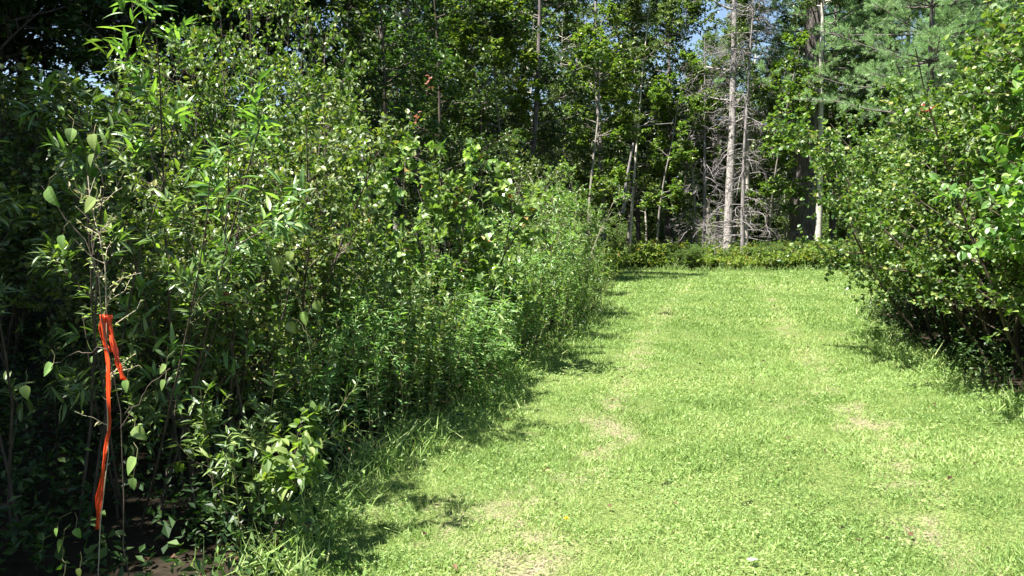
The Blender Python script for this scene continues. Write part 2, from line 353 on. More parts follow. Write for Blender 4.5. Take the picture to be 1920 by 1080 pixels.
def tree(seed, name, leafmat, T, size, H=15, r=.16, cb=.25, n1=34, n2=8, n3=5, m=9, L=3.2, bark='bark_grey', flat=.35, ang=72, up=.02, leafkw={}, wig=.03, lean=(0, 0), leafn='crown', shape=None):
    g = np.random.default_rng(seed); root = empty(name)
    tr = walk(np.array([[0, 0, -.1]]), np.array([[lean[0], lean[1], 1.]]), np.array([H]), 16, wig, .05, g)
    sh = shape or (lambda u: np.clip(.55 + 1.3 * u - 1.7 * u * u, .12, 1))
    b1 = grow(tr, n1, cb, .99, L, R(ang), 7, g, .6, up, .1, 1, shape=sh)
    b2 = grow(b1, n2, .25, 1, L * .36, R(50), 5, g, .4, .02, .12, flat)
    b3 = grow(b2, n3, .2, 1, L * .16, R(45), 3, g, .3, 0, .15, flat)
    trr = np.linspace(r, r * .12, 16)[None]; trr[0, 0] *= 1.35
    link('trunk', Wood().add(tr, trr, 10).add(b1, taper(b1, r * .22, r * .07), 4).add(b2, taper(b2, r * .08, r * .03), 3).mesh('trunk'), M[bark], root)
    kw = dict(size=size, flat=flat, upn=1.2, rnd=.45, droop=-.12); kw.update(leafkw)
    fo = Foli(); leaves(fo, T, b3, m, rng=g, **kw); leaves(fo, T, b2, 4, rng=g, **kw)
    link(leafn, fo.mesh(leafn), M[leafmat], root); return root
def pine(seed, H=17, r=.22, cb=.2, nw=20, L=3.0, bark='bark_dark', per=6, n2=11):
    g = np.random.default_rng(seed); root = empty('pine_tree')
    tr = walk(np.array([[0, 0, -.1]]), np.array([[0, 0, 1.]]), np.array([H]), 16, .012, .05, g)
    b1s = []
    for k in range(nw):
        t = cb + (1 - cb) * (k + .5) / nw; ln = L * (1 - .8 * ((t - cb) / (1 - cb)) ** 1.3); p, _ = sample(tr, np.full((1, per), t)); p = p.reshape(-1, 3)
        a = g.uniform(0, 6.28) + np.arange(per) * 6.28 / per + g.normal(0, .25, per)
        b1s.append(walk(p, np.stack([np.cos(a), np.sin(a), np.full(per, .12)], -1), ln * g.uniform(.55, 1.15, per), 8, .05, .035, g))
    b1 = np.concatenate(b1s); b2 = grow(b1, n2, .25, 1, .85, R(48), 5, g, .5, .05, .08, .12); b3 = grow(b2, 6, .2, 1, .34, R(40), 3, g, .3, .10, .08, .25)
    trr = np.linspace(r, r * .12, 16)[None]; trr[0, 0] *= 1.3
    link('trunk', Wood().add(tr, trr, 12).add(b1, taper(b1, .035, .012), 4).add(b2, taper(b2, .012, .005), 3).mesh('trunk'), M[bark], root)
    fo = Foli(); n = 34; t = g.uniform(.1, 1, (len(b3), n)); p, tan = sample(b3, t); d = tan * .7 + perp(tan, g) * .75 + np.array([0, 0, .25]); N = t.size
    fo.add(T_simple(.10, .01, .02), p.reshape(-1, 3), d.reshape(-1, 3), g.normal(0, 1, (N, 3)), g.uniform(.07, .13, N), g.random(N))
    link('needles', fo.mesh('needles'), M['pine'], root); return root
def weed(seed, name='weed_clump', n=34, H=1.35, rad=.55, m=46, size=.085, leafmat='weed', T=None):
    g = np.random.default_rng(seed); root = empty(name); T = T or T_leaf(.2, .03, .25, .4, 3)
    a = g.uniform(0, 6.28, n); rr = rad * np.sqrt(g.random(n)); P = np.stack([rr * np.cos(a), rr * np.sin(a), np.full(n, -.02)], -1)
    D = np.stack([np.cos(a) * .18 * rr / rad, np.sin(a) * .18 * rr / rad, np.ones(n)], -1) + g.normal(0, .08, (n, 3))
    st = walk(P, D, H * g.uniform(.55, 1.08, n), 7, .05, 0, g)
    b = grow(st, 5, .45, .95, .26, R(35), 4, g, .4, .05, .08)
    link('stalks', Wood().add(st, taper(st, .0045, .002), 4).add(b, taper(b, .002, .001), 3).mesh('stalks'), M['greenstem'], root)
    fo = Foli(); leaves(fo, T, st, m, size, g, t0=.12, droop=.0, upn=1, rnd=.35, side=1.1); leaves(fo, T, b, 12, size * .75, g, t0=.1, droop=.05, upn=1, rnd=.4)
    link('foliage', fo.mesh('foliage'), M[leafmat], root); return root

def rec_copy(o, parent=None):
    c = o.copy(); C.objects.link(c); c.parent = parent
    for ch in list(o.children): rec_copy(ch, c)
    return c
_used = set()
def place(proto, x, y, rz=0, s=1., label=None, cat=None, group=None, tilt=(0, 0), z=None):
    if proto.name in _used: o = rec_copy(proto)
    else: o = proto; _used.add(proto.name)
    o.location = (x, y, float(hgt(np.array(x), np.array(y))) - .01 if z is None else z)
    o.rotation_euler = (tilt[0], tilt[1], rz); o.scale = (s, s, s) if not isinstance(s, tuple) else s
    tag(o, label, cat, group); return o

TS = T_simple(.62, .12, .1); TL = T_leaf(.62, .09, .15, .42, 4); TW = T_leaf(.19, .03, .35, .4, 5); TH = T_heart(); TM = T_simple(.8, .08, .12)
print('protos')
alder = [shrub(s, 'alder_shrub', 'alder', TL, .058, H=h, n1=15, n2=7, m=9, leafkw=dict(rnd=.6, upn=1)) for s, h in ((1, 3.3), (2, 3.6), (3, 3.0))]
willow = [shrub(s, 'willow_shrub', 'willow', TW, .112, H=2.8, nst=5, n1=6, n2=3, m=9, lean=.2, l1=.62, l2=.26, stemmat='stem', r0=.011, up=.16,
                leafkw=dict(droop=.05, side=.75, rnd=.45), t0=.25) for s in (4, 5)]
poplar = shrub(6, 'poplar_sapling', 'poplar', TH, .07, H=2.6, rad=.3, nst=6, n1=11, n2=4, m=7, lean=.25, l1=.7, l2=.3, r0=.013, leafkw=dict(droop=-.45, rnd=.7, upn=.8))
poplar.name = 'poplar_sapling'
lime = shrub(7, 'birch_sapling', 'lime', TL, .045, H=2.8, rad=.3, nst=8, n1=16, n2=7, m=9, lean=.14, l1=.55, l2=.25, stemmat='drystem', r0=.012, t0=.05, leafkw=dict(rnd=.7))
bigleaf = shrub(70, 'broad_leaved_shrub', 'lime', T_leaf(.7, .09, .2, .42, 5), .058, H=3.4, nst=10, n1=16, n2=8, m=12, lean=.45, l1=1.0, l2=.42, leafkw=dict(rnd=.7, droop=-.3, var=.45), t0=.34)
roundl = [shrub(s, 'round_leaved_shrub', 'alder', T_leaf(.8, .09, .15, .45, 4), .043, H=3.2, nst=13, n1=19, n2=9, m=14, lean=.45, l1=1.0, l2=.42, leafkw=dict(rnd=.65), t0=.2) for s in (8, 9, 10)]
weeds = [weed(20, size=.085, H=1.35), weed(21, size=.05, H=1.2, m=60, T=T_leaf(.5, .08, .2, .4, 3), leafmat='alder'), weed(22, size=.10, H=1.5, m=40), weed(23, size=.045, H=1.3, m=70, leafmat='lime', T=T_leaf(.45, .08, .2, .4, 3))]
wood_a = tree(30, 'broadleaf_tree', 'forest', TM, .115, H=15, cb=.22)
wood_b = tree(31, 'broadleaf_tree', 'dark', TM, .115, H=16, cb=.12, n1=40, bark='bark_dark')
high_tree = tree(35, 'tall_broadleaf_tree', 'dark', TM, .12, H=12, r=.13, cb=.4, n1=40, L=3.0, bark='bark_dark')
wood_c = tree(32, 'slender_tree', 'forest', TM, .11, H=13, r=.07, cb=.2, n1=34, L=2.3, bark='bark_pale', flat=.4)
maple = tree(33, 'maple_sapling', 'maple', TM, .12, H=9, r=.06, cb=.22, n1=26, n2=8, n3=5, L=2.0, flat=.12, leafkw=dict(rnd=.28, flat=.15))
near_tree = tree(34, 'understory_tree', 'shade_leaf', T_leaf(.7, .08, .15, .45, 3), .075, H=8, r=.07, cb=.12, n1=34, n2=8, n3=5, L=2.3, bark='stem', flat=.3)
pines = [pine(40, 17, .2, .34, 11, 4.6, per=9, n2=15), pine(41, 14, .16, .12, 12, 3.6, per=8, n2=14)]

# ------------------------------------------------------------------ planting
PI = math.pi
G_ = 'shrubs of the thicket left of the lawn'
W_ = 'leafy weed clumps along the left edge of the lawn'
# left: willows close to the camera
for k, (x, y, rz, s, lab) in enumerate([
        (-2.3, 3.9, 0.4, .84, 'young willow with long narrow leaves at the far left, top left corner of the photo'),
        (-2.0, 4.1, 2.2, .72, 'willow with narrow pale leaves whose tip stands against the black shade'),
        (-1.72, 4.5, 4.0, .98, 'tall thin willow reaching the top edge behind the orange ribbon'),
        (-3.3, 5.4, 1.1, .75, 'shaded willow at the left border, lower than its neighbours')]):
    place(willow[k % 2], x, y, rz, s, lab, 'willow', G_)
# left: main shrubs
for k, (x, y, rz, s, lab) in enumerate([
        (-2.75, 6.3, .3, .72, 'dense small-leaved alder directly behind the willows'),
        (-2.15, 7.2, 1.7, (.78, .78, 1.02), 'tall alder shrub with glittering leaves left of the dark gap'),
        (-2.6, 8.3, 2.9, (.85, .85, 1.08), 'tall alder rising out of the photo behind the front shrubs'),
        (-1.9, 6.2, 4.1, .8, 'low alder shrub in front of the taller glittering one'),
        (-3.0, 10.0, .9, (.95, .95, 1.3), 'high alder at the back of the thicket above the dark gap'),
        (-2.05, 5.2, 3.4, .68, 'lowest alder shrub, right of the orange ribbon in half shade'),
        (.1, 12.2, 5.4, .62, 'low alder between the broad-leaved sapling and the bright birch saplings'),
        (.3, 17.5, 3.0, .95, 'alder behind the bright birch sapling, near the far end of the hedge')]):
    place(alder[k % 3], x, y, rz, s, lab, 'shrub', G_)
place(poplar, -1.15, 8.6, 0, 1.15, 'broad-leaved poplar sapling with some orange leaves in the middle of the thicket', 'sapling', G_)
place(poplar, -.6, 9.0, 2.1, 1.0, 'lower poplar sapling at the right shoulder of the orange-leaved one', 'sapling', G_)
place(lime, 1.0, 14.4, 0, 1.02, 'bright yellow-green birch sapling at the right end of the thicket', 'sapling', G_)
place(lime, .55, 13.3, 2, .68, 'bright birch sapling left of the one that ends the thicket', 'sapling', G_)
place(lime, 1.75, 18.5, 4, .8, 'shaded birch sapling beyond the end of the thicket', 'sapling', G_)
for k, (x, y, rz, s, lab) in enumerate([
        (-1.25, 5.7, .2, .85, 'nearest weed clump, dark, beside the large grass shadow'),
        (-.95, 6.5, 1.2, .95, 'second nearest weed clump, at the bend of the lawn edge'),
        (-.55, 7.5, 2.2, .95, 'feathery weed clump just past the bend of the lawn edge'),
        (-1.2, 7.0, 3.2, 1.05, 'weed clump behind the one at the bend'),
        (-.2, 8.7, 4.2, .95, 'weed clump above the small round shadow on the lawn'),
        (-.8, 8.0, 5.2, 1.1, 'tall weed clump below the broad-leaved sapling'),
        (.15, 9.9, .7, 1.0, 'weed clump halfway along the lawn edge'),
        (-.3, 9.6, 1.7, 1.1, 'tall weed clump behind the one halfway along the edge'),
        (.5, 11.2, 2.7, 1.0, 'pale weed clump before the birch saplings'),
        (.1, 11.3, 3.7, 1.1, 'weed clump left of the pale one before the birch saplings'),
        (.65, 12.6, 4.7, 1.0, 'low weed clump at the foot of the left birch sapling'),
        (1.0, 13.8, 5.7, 1.0, 'weed clump at the foot of the bright birch sapling'),
        (1.25, 15.6, .9, .9, 'farthest lit weed clump at the right end of the thicket'),
        (1.9, 19.0, 2.9, .9, 'shaded weed clump near the far corner of the lawn')]):
    place(weeds[(0, 1, 2, 0, 3, 2, 1, 0, 3, 2, 3, 0, 3, 1)[k]], x, y, rz, (s, s, s * (1 + .28 * math.sin(k * 2.3))), lab, 'weeds', W_)
# left, outside: unseen shrubs added to shade the lower left; behind: the wood's trees
for k, (x, y, rz, s) in enumerate([(-4.5, 2.4, 0, .95), (-3.4, 1.6, 2, 1.05), (-5.6, 4.4, 4, .9), (-3.3, .1, 1, 1.0)]):
    place(alder[k % 3], x, y, rz, s, 'added alder shrub out of view beyond the left border, casting shade on the lower left', 'shrub', 'added shade shrubs beyond the left border')
UG = 'understory trees behind the left thicket'
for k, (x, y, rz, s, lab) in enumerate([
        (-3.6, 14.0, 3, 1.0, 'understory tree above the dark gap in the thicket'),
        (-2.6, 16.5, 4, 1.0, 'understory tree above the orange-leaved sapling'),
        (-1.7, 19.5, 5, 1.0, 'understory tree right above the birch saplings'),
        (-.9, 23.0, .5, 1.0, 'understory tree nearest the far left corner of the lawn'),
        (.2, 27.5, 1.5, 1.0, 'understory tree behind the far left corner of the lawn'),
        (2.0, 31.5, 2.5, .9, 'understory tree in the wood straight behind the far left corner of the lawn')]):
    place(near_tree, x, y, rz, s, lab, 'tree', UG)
LW = 'tall trees of the wood on the left'
for k, (x, y, rz, s) in enumerate([(-9.5, 14, 0, .8), (-8, 16.5, 1, .9), (-7, 20, 2, 1.0), (-12, 11, 3, .8), (-5.2, 23, 4, 1), (-9.5, 23, 5, 1.05), (-13, 18, .5, 1.1),
                                  (-3.2, 27.5, 1.5, 1.0), (-6.8, 28, 2.5, 1.1), (-12, 28, 3.5, 1.2), (-17, 24, 4.5, 1.2), (-16, 15, 5.5, 1), (-11, 18.5, 2.2, 1.1), (-8.6, 12.4, 2.6, .8), (-8.9, 13.4, 4.6, .85), (-10.6, 12.6, .6, .9), (-10.4, 16.4, 1.6, 1), (-8.4, 19.6, 5.6, 1), (-12.6, 15.6, 3.6, 1), (-15, 17.6, 4.1, 1.1), (-15, 21, 1.2, 1.2), (-19, 19, .2, 1.2), (-21, 27, 3.2, 1.3), (-14.5, 31, 3.9, 1.3), (.5, 24.3, 5, .78), (-3.8, 33, 2, 1.1)]):
    place(wood_b if k % 2 == 0 or (x < -8 and y < 20) else wood_a, x, y, rz, s, ('near ' if y < 16 else 'middle-distance ' if y < 22 else 'far ') + 'tall dark broadleaf tree ' + ('in the black wood behind the willow tips' if gx(1, 1) * 0 + 960 + x / y * FPX < 300 else 'rising behind the tall alders of the left thicket' if 960 + x / y * FPX < 620 else 'over the broad-leaved sapling with orange leaves' if 960 + x / y * FPX < 850 else 'by the far left corner of the lawn'), 'tree', LW)

for k, (x, y, rz, s) in enumerate([(-5.0, 1.3, 0, .6), (-5.0, 3.1, 2, .6), (-3.9, -.7, 3, .56), (-3.0, -1.9, 1, .6), (-5.4, -.6, 5, .7), (-6.4, 3.4, 2, .72), (-6.7, 5.8, 4, .72), (-7.0, 8.2, 1, .72), (-6.9, 10.4, 3, .75), (-9.0, 3, 5, .95), (-9.3, 6.2, 1, .95), (-9.2, 9.4, 2, .95), (-5.6, 12.6, 2.4, .8), (-4.9, 14.6, 4.4, .85),
                                  (-9.6, 12.2, 3, 1), (-12.5, 6, 4, 1.2), (-12.5, 9, 5, 1.2), (-13, 13, 0, 1.2), (-6.1, -1.5, 1, .72)]):
    place(high_tree, x, y, rz, s, 'high-crowned tree shading the black wood ' + ('from out of view beyond the left border, added for its shade' if x < -y * .65 else 'behind the willow tips in the top left corner'), 'tree', 'high-crowned trees of the black wood at the left')  # trees past the left border are unseen, added to block the sun
for k, (x, y) in enumerate([(-6.2, 9.4), (-7.6, 11.2), (-5.6, 11.0), (-9.2, 14.5), (-6.8, 13.8), (-10.4, 10.8), (-8.4, 9.6), (-12.5, 17.5), (-9.5, 18), (-13.5, 14), (-5.9, 7.6)]):
    place(alder[k % 3], x, y, k * 1.1, (1.25, 1.25, 1.0), 'dim bush on the black forest floor, ' + ('right behind the willows' if y < 10 else 'deep under the trees behind the willows'), 'bush', 'bushes in the black wood at the left')
for k in range(26):
    gg = np.random.default_rng(500 + k); Y = gg.uniform(39, 60); px = 560 + 55 * k + gg.uniform(-20, 20)
    place(alder[k % 3], gx(px, Y), Y, k, (1.3, 1.3, .75 + .3 * gg.random()), 'dim bush low in the dark wood ' + ('behind the left thicket' if px < 1000 else 'behind the bright birch saplings' if px < 1140 else 'left of the big birch' if px < 1350 else 'between the big birch and the thick pine trunk' if px < 1500 else 'right of the thick pine trunk'), 'bush', 'bushes in the dark wood beyond the clearing')

# right side
RG = 'round-leaved shrubs right of the lawn'
for k, (x, y, rz, s, lab) in enumerate([
        (4.9, 5.1, 0, 1.15, 'nearest shrub on the right, its big bright leaves hanging into the top right corner'),
        (5.1, 6.9, 1, 1.15, 'second shrub on the right, bare brown stems at its foot'),
        (5.6, 8.7, 2, 1.15, 'third shrub on the right, bulging over the lawn shadow'),
        (5.9, 10.5, 3, 1.2, 'middle shrub on the right with a yellow-green crown'),
        (6.9, 12.7, 4, 1.15, 'shrub on the right just before the lawn widens'),
        (8.2, 15.0, 5, 1.1, 'shrub on the right where the lawn starts to widen'),
        (9.9, 17.6, .5, 1.15, 'low far shrub on the right lining the widening lawn'),
        (12.8, 20.6, 1.5, 1.2, 'far shrub on the right below the pine boughs'),
        (14.6, 25.0, 2.5, 1.15, 'farthest shrub on the right, beside the ferns'),
        (6.9, 7.2, 5.5, 1.1, 'back shrub on the right, closing the view behind the nearest two'),
        (7.3, 8.6, 3.5, 1.4, 'high back shrub on the right, behind the bare-stemmed one'),
        (8.4, 11.5, 4.5, 1.5, 'high back shrub on the right, behind the yellow-green one'),
        (10.3, 15.0, 5.5, 1.5, 'high back shrub on the right under the red-tinged top')]):
    place(bigleaf if k == 0 else roundl[k % 3], x, y, rz, s, lab, 'shrub', RG)
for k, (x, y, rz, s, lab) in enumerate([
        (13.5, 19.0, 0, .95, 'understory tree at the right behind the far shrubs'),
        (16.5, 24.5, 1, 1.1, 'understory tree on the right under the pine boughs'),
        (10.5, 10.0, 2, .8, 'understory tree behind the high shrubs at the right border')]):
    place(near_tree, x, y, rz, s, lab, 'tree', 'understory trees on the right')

# far edge: named trees
FE = 'trees at the far edge of the clearing'
BIRCH = tree(50, 'birch_tree', 'forest', TM, .09, H=19, r=.21, cb=.3, n1=30, L=2.4, bark='bark_birch', wig=.015, lean=(.035, 0))
place(BIRCH, gx(1362, 33), 33, 0, 1, 'big pale birch rising at the edge of the clearing behind the ferns', 'birch', FE)
PALE = tree(51, 'slender_tree', 'forest', TM, .09, H=17, r=.14, cb=.6, n1=22, L=1.8, bark='bark_pale', wig=.006)
place(PALE, gx(1533, 31.5), 31.5, 0, 1, 'straight thin pale trunk in front of the thick dark pine trunk', 'tree', FE)
place(PALE, gx(1398, 34.5), 34.5, 2, .8, 'thin pale trunk close behind the right side of the big birch', 'tree', FE)
BIGP = pine(42, 21, .66, .32, 20, 4.2, 'bark_dark')
place(BIGP, gx(1508, 34), 34, 1, 1, 'huge old pine with a thick dark furrowed trunk', 'pine', FE)
# maples with layered yellow-green sprays
for k, (px, Y, rz, s, lab) in enumerate([(1440, 32.5, 0, 1.0, 'yellow-green maple sapling between the big birch and the thick pine trunk'),
                                         (1230, 35, 1, 1.0, 'maple sapling left of the big birch with layered leaves'),
                                         (1100, 30, 2, 1.1, 'maple sapling above the far left corner of the lawn'),
                                         (1320, 38, 3, 1.05, 'maple sapling in the shade behind the dead twigs'),
                                         (960, 24, 5, 1.0, 'maple sapling with lit top leaves above the orange-leaved sapling'),
                                         (1590, 36, 4, 1.0, 'maple sapling right of the thick pine trunk')]):
    place(maple, gx(px, Y), Y, rz, s, lab, 'maple', FE)
for k, (px, Y, rz, s, lab) in enumerate([(1735, 26.0, 0, .85, 'white pine with soft blue-green boughs above the right-hand shrubs'),
                                         (1800, 30, 2, 1.05, 'white pine standing right of the one with the long lit bough'),
                                         (1580, 44, 3, 1.05, 'white pine half hidden behind the thick dark trunk'),
                                         (1850, 32, 4, 1.0, 'white pine at the right border behind the high shrubs')]):
    place(pines[k % 2], gx(px, Y), Y, rz, s, lab, 'pine', 'white pines on the right')
# dead grey twiggy tree
def dead_tree():
    g = np.random.default_rng(60); root = empty('dead_tree')
    tr = walk(np.array([[0, 0, -.1]]), np.array([[.01, 0, 1.]]), np.array([11.]), 12, .015, .02, g)
    b1 = grow(tr, 90, .10, .97, 2.1, R(80), 8, g, .6, -.11, .16); b2 = grow(b1, 6, .3, 1, .7, R(45), 5, g, .4, -.06, .15); b3 = grow(b2, 3, .2, 1, .35, R(40), 3, g, .3, -.03, .15)
    link('trunk', Wood().add(tr, taper(tr, .11, .02), 8).mesh('trunk'), M['dead'], root)
    link('bare_branches', Wood().add(b1, taper(b1, .02, .008), 4).add(b2, taper(b2, .009, .005), 3).add(b3, taper(b3, .005, .003), 3).mesh('bare_branches'), M['dead'], root)
    return root
DT = dead_tree()
place(DT, gx(1392, 32.2), 32.2, 0, 1, 'dead grey conifer with drooping bare twigs beside the big birch', 'dead tree', FE)
place(DT, gx(1318, 34.5), 34.5, 2, .9, 'dead bare conifer left of the big birch', 'dead tree', FE)
# pale leaning dead trunk and a thin fallen pole
def stick(name, pts, r, m, lab, cat):
    pts = np.array(pts, float)[None]; o = link(name, Wood().add(pts, np.linspace(r, r * .55, pts.shape[1])[None], 8).mesh(name), M[m]); tag(o, lab, cat); return o
stick('leaning_trunk', [at(1168, 400, 33), at(1176, 330, 33), at(1188, 268, 33)], .08, 'dead', 'pale broken trunk leaning right in the wood left of the big birch', 'dead trunk')
stick('fallen_pole', [at(1110, 248, 31), at(1180, 237, 31.3), at(1262, 231, 31.6)], .028, 'dead', 'thin pale dead pole caught level among the far trees', 'dead trunk')
stick('grey_trunk', [at(684, 400, 10.5), at(680, 330, 10.6), at(672, 262, 10.7), at(650, 215, 10.8)], .055, 'dead', 'crooked pale grey dead stem standing in the dark gap of the thicket', 'dead trunk')
# wood beyond the clearing
g = np.random.default_rng(77); WG = 'trees of the wood beyond the clearing'; cnt = 0
for row, (Y, step, off) in enumerate([(36, 2.0, .3), (40, 2.3, 1.2), (46, 3.2, .5), (53, 3.8, 1.6), (62, 5, .4)]):
    x = -.16 * Y - 2 + off
    while x < .72 * Y + 2:
        proto = [wood_c, wood_a, wood_c, wood_b, wood_a][g.integers(5)]
        if row == 0: proto = [wood_c, wood_c, wood_a][g.integers(3)]
        xx, yy = x + g.normal(0, .5), Y + g.normal(0, 1.1); px = 960 + xx / yy * FPX
        thin = 1445 < px < 1490
        s = g.uniform(.85, 1.1) * (.85 if thin else 1)
        if px < 1960:
            slim = proto is wood_c
            zone = ('behind the tall alders of the left thicket' if px < 700 else 'above the broad-leaved poplar saplings' if px < 960 else 'over the bright birch sapling at the hedge end' if px < 1130 else
                    'left of the pale broken trunk' if px < 1200 else 'between the pale broken trunk and the big birch' if px < 1350 else 'right behind the big birch' if px < 1430 else
                    'between the big birch and the thick pine trunk' if px < 1500 else 'right of the thick pine trunk' if px < 1620 else 'behind the shrubs on the right')
            depth = ('front-row', 'second-row', 'third-row', 'deep', 'deepest')[row]
            place(proto, xx, yy, g.uniform(0, 6.28), s, (depth + ' slender pale-stemmed tree ' if slim else depth + ' leafy tree of the far wood ') + zone, 'tree', WG if not slim else 'slender trees of the wood beyond the clearing'); cnt += 1
        x += step * g.uniform(.8, 1.25)
print('wood trees', cnt)

# far-off wood, one mass
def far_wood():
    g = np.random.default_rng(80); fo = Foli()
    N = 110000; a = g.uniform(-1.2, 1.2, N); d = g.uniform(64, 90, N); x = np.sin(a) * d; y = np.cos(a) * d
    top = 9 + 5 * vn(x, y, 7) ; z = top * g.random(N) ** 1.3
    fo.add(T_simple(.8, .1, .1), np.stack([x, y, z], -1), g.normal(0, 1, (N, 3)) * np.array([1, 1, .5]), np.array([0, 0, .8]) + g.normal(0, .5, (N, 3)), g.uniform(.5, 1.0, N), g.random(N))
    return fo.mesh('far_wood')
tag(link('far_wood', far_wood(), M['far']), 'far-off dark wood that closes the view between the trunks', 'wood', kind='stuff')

# ferns band
def ferns():
    g = np.random.default_rng(81); fo = Foli(); n = 900
    x = g.uniform(1.2, 14, n); y = 30.1 + g.uniform(0, 1, n) * 5 + .7 * vn(x, x * 0, .8); 
    x2 = g.uniform(1.2, 3.0, 90); y2 = g.uniform(24, 31, 90); x = np.concatenate([x, x2]); y = np.concatenate([y, y2]); n = len(x)
    k = 8; P = np.repeat(np.stack([x, y, hgt(x, y)], -1), k, 0); a = g.uniform(0, 6.28, n * k)
    D = np.stack([np.cos(a) * .5, np.sin(a) * .5, np.ones(n * k)], -1)
    hh = np.repeat(.5 + 1.2 * vn(x, y, .7) ** 1.5, k); fr = walk(P, D, hh * g.uniform(.8, 1.5, n * k), 7, .03, -.22, g)
    leaves(fo, T_simple(.4, .05, .1), fr, 15, .15, g, t0=.2, droop=0, upn=1.2, rnd=.3, side=1.3, flat=.3); return fo.mesh('ferns')
tag(link('ferns', ferns(), M['fern']), 'yellow-green ferns in a low band along the far edge of the lawn', 'ferns', kind='stuff')
for k in range(16):
    gg = np.random.default_rng(700 + k); x = 3.0 + k * .72 + gg.uniform(-.3, .3); y = 30.6 + gg.uniform(0, 2.6); sc_ = gg.uniform(.22, .42)
    place([alder[0], roundl[1], alder[2], roundl[0]][k % 4], x, y, k * 1.3, (sc_ * 1.5, sc_ * 1.5, sc_), 'small round bush among the ferns, ' + ('in the shade left of the big birch' if x < 8.2 else 'by the foot of the big birch' if x < 10 else 'by the thick pine trunk' if x < 12.3 else 'where the ferns meet the right-hand shrubs'), 'bush', 'small bushes among the ferns')
def fringe():
    g = np.random.default_rng(84); fo = Foli(); P = LAWN; pts = []
    for i in range(1, len(P) - 2):
        a, b = P[i], P[i + 1]; L = np.hypot(*(b - a)); n = int(L * (420 if min(a[1], b[1]) < 10 else 190)); t = g.random(n)[:, None]; q = a + (b - a) * t
        nn = np.array([b[1] - a[1], a[0] - b[0]]) / L; pts.append(q - nn * 0 + nn * g.normal(0, .16, (n, 1)) + nn * .06)
    q = np.concatenate(pts); k = (np.abs(q[:, 0]) < q[:, 1] * .72 + .8) & (q[:, 1] > 1.5); q = q[k]; n = len(q); x, y = q[:, 0], q[:, 1]
    S = g.uniform(.06, .20, n) * (.4 + 1.2 * vn(x, y, .35)); Tm = T_blade(.045, .8); V0 = Tm[0].copy()
    fo.add((V0, Tm[1]), np.stack([x, y, hgt(x, y)], -1), np.stack([g.normal(0, .55, n), g.normal(0, .55, n), np.ones(n)], -1), g.normal(0, 1, (n, 3)) * np.array([1, 1, 0]) + 1e-3, S * (1 + y / 40), g.beta(2, 2.5, n) * .8)
    st = walk(np.repeat(np.stack([x, y, hgt(x, y)], -1)[::7], 1, 0), np.stack([g.normal(0, .5, len(x[::7])), g.normal(0, .5, len(x[::7])), np.ones(len(x[::7]))], -1), g.uniform(.06, .25, len(x[::7])), 4, .12, -.03, g)
    leaves(fo, T_simple(.5, .1, .1), st, 8, .035, g, t0=.2, rnd=.5, tint=(0, .5)); return fo.mesh('tall_grass')
tag(link('tall_grass', fringe(), M['grass']), 'longer unmown grass and small weeds fringing both edges of the lawn', 'grass', kind='stuff')
# undergrowth in the shade of the thicket, both sides
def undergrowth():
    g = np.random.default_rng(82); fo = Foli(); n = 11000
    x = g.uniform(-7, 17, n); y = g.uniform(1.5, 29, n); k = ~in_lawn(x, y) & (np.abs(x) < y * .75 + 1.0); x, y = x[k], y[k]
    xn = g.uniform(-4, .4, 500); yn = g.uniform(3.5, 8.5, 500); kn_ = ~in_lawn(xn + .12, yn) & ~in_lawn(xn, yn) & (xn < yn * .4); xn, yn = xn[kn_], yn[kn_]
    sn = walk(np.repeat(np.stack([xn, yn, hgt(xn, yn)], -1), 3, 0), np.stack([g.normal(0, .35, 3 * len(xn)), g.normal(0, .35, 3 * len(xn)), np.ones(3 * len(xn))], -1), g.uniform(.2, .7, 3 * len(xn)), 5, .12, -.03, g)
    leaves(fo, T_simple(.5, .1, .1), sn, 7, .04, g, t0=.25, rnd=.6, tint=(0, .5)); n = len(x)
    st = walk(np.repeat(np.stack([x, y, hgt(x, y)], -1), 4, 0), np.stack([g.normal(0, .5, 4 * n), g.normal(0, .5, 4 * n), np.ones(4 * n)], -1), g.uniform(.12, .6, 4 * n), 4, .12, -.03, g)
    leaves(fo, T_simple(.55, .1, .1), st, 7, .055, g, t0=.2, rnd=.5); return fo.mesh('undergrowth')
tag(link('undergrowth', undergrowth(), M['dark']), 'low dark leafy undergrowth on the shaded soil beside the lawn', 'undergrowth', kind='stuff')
def litter():
    g = np.random.default_rng(83); fo = Foli(); n = 26000
    x = g.uniform(-6, 16, n); y = g.uniform(1.5, 60, n) ** 1.0; k = ~in_lawn(x, y) | (g.random(n) < .10); x, y = x[k], y[k]; n = len(x)
    fo.add(T_simple(.6, .15, .1), np.stack([x, y, hgt(x, y) + .02 + .02 * in_lawn(x, y)], -1), g.normal(0, 1, (n, 3)) * np.array([1, 1, .2]), UP + g.normal(0, .3, (n, 3)), g.uniform(.035, .08, n) * (1 + y / 40) * (1 - .4 * in_lawn(x, y)), g.random(n)); return fo.mesh('leaf_litter')
tag(link('leaf_litter', litter(), M['litter']), 'brown fallen leaves strewn over the shaded forest floor', 'leaf litter', kind='stuff')

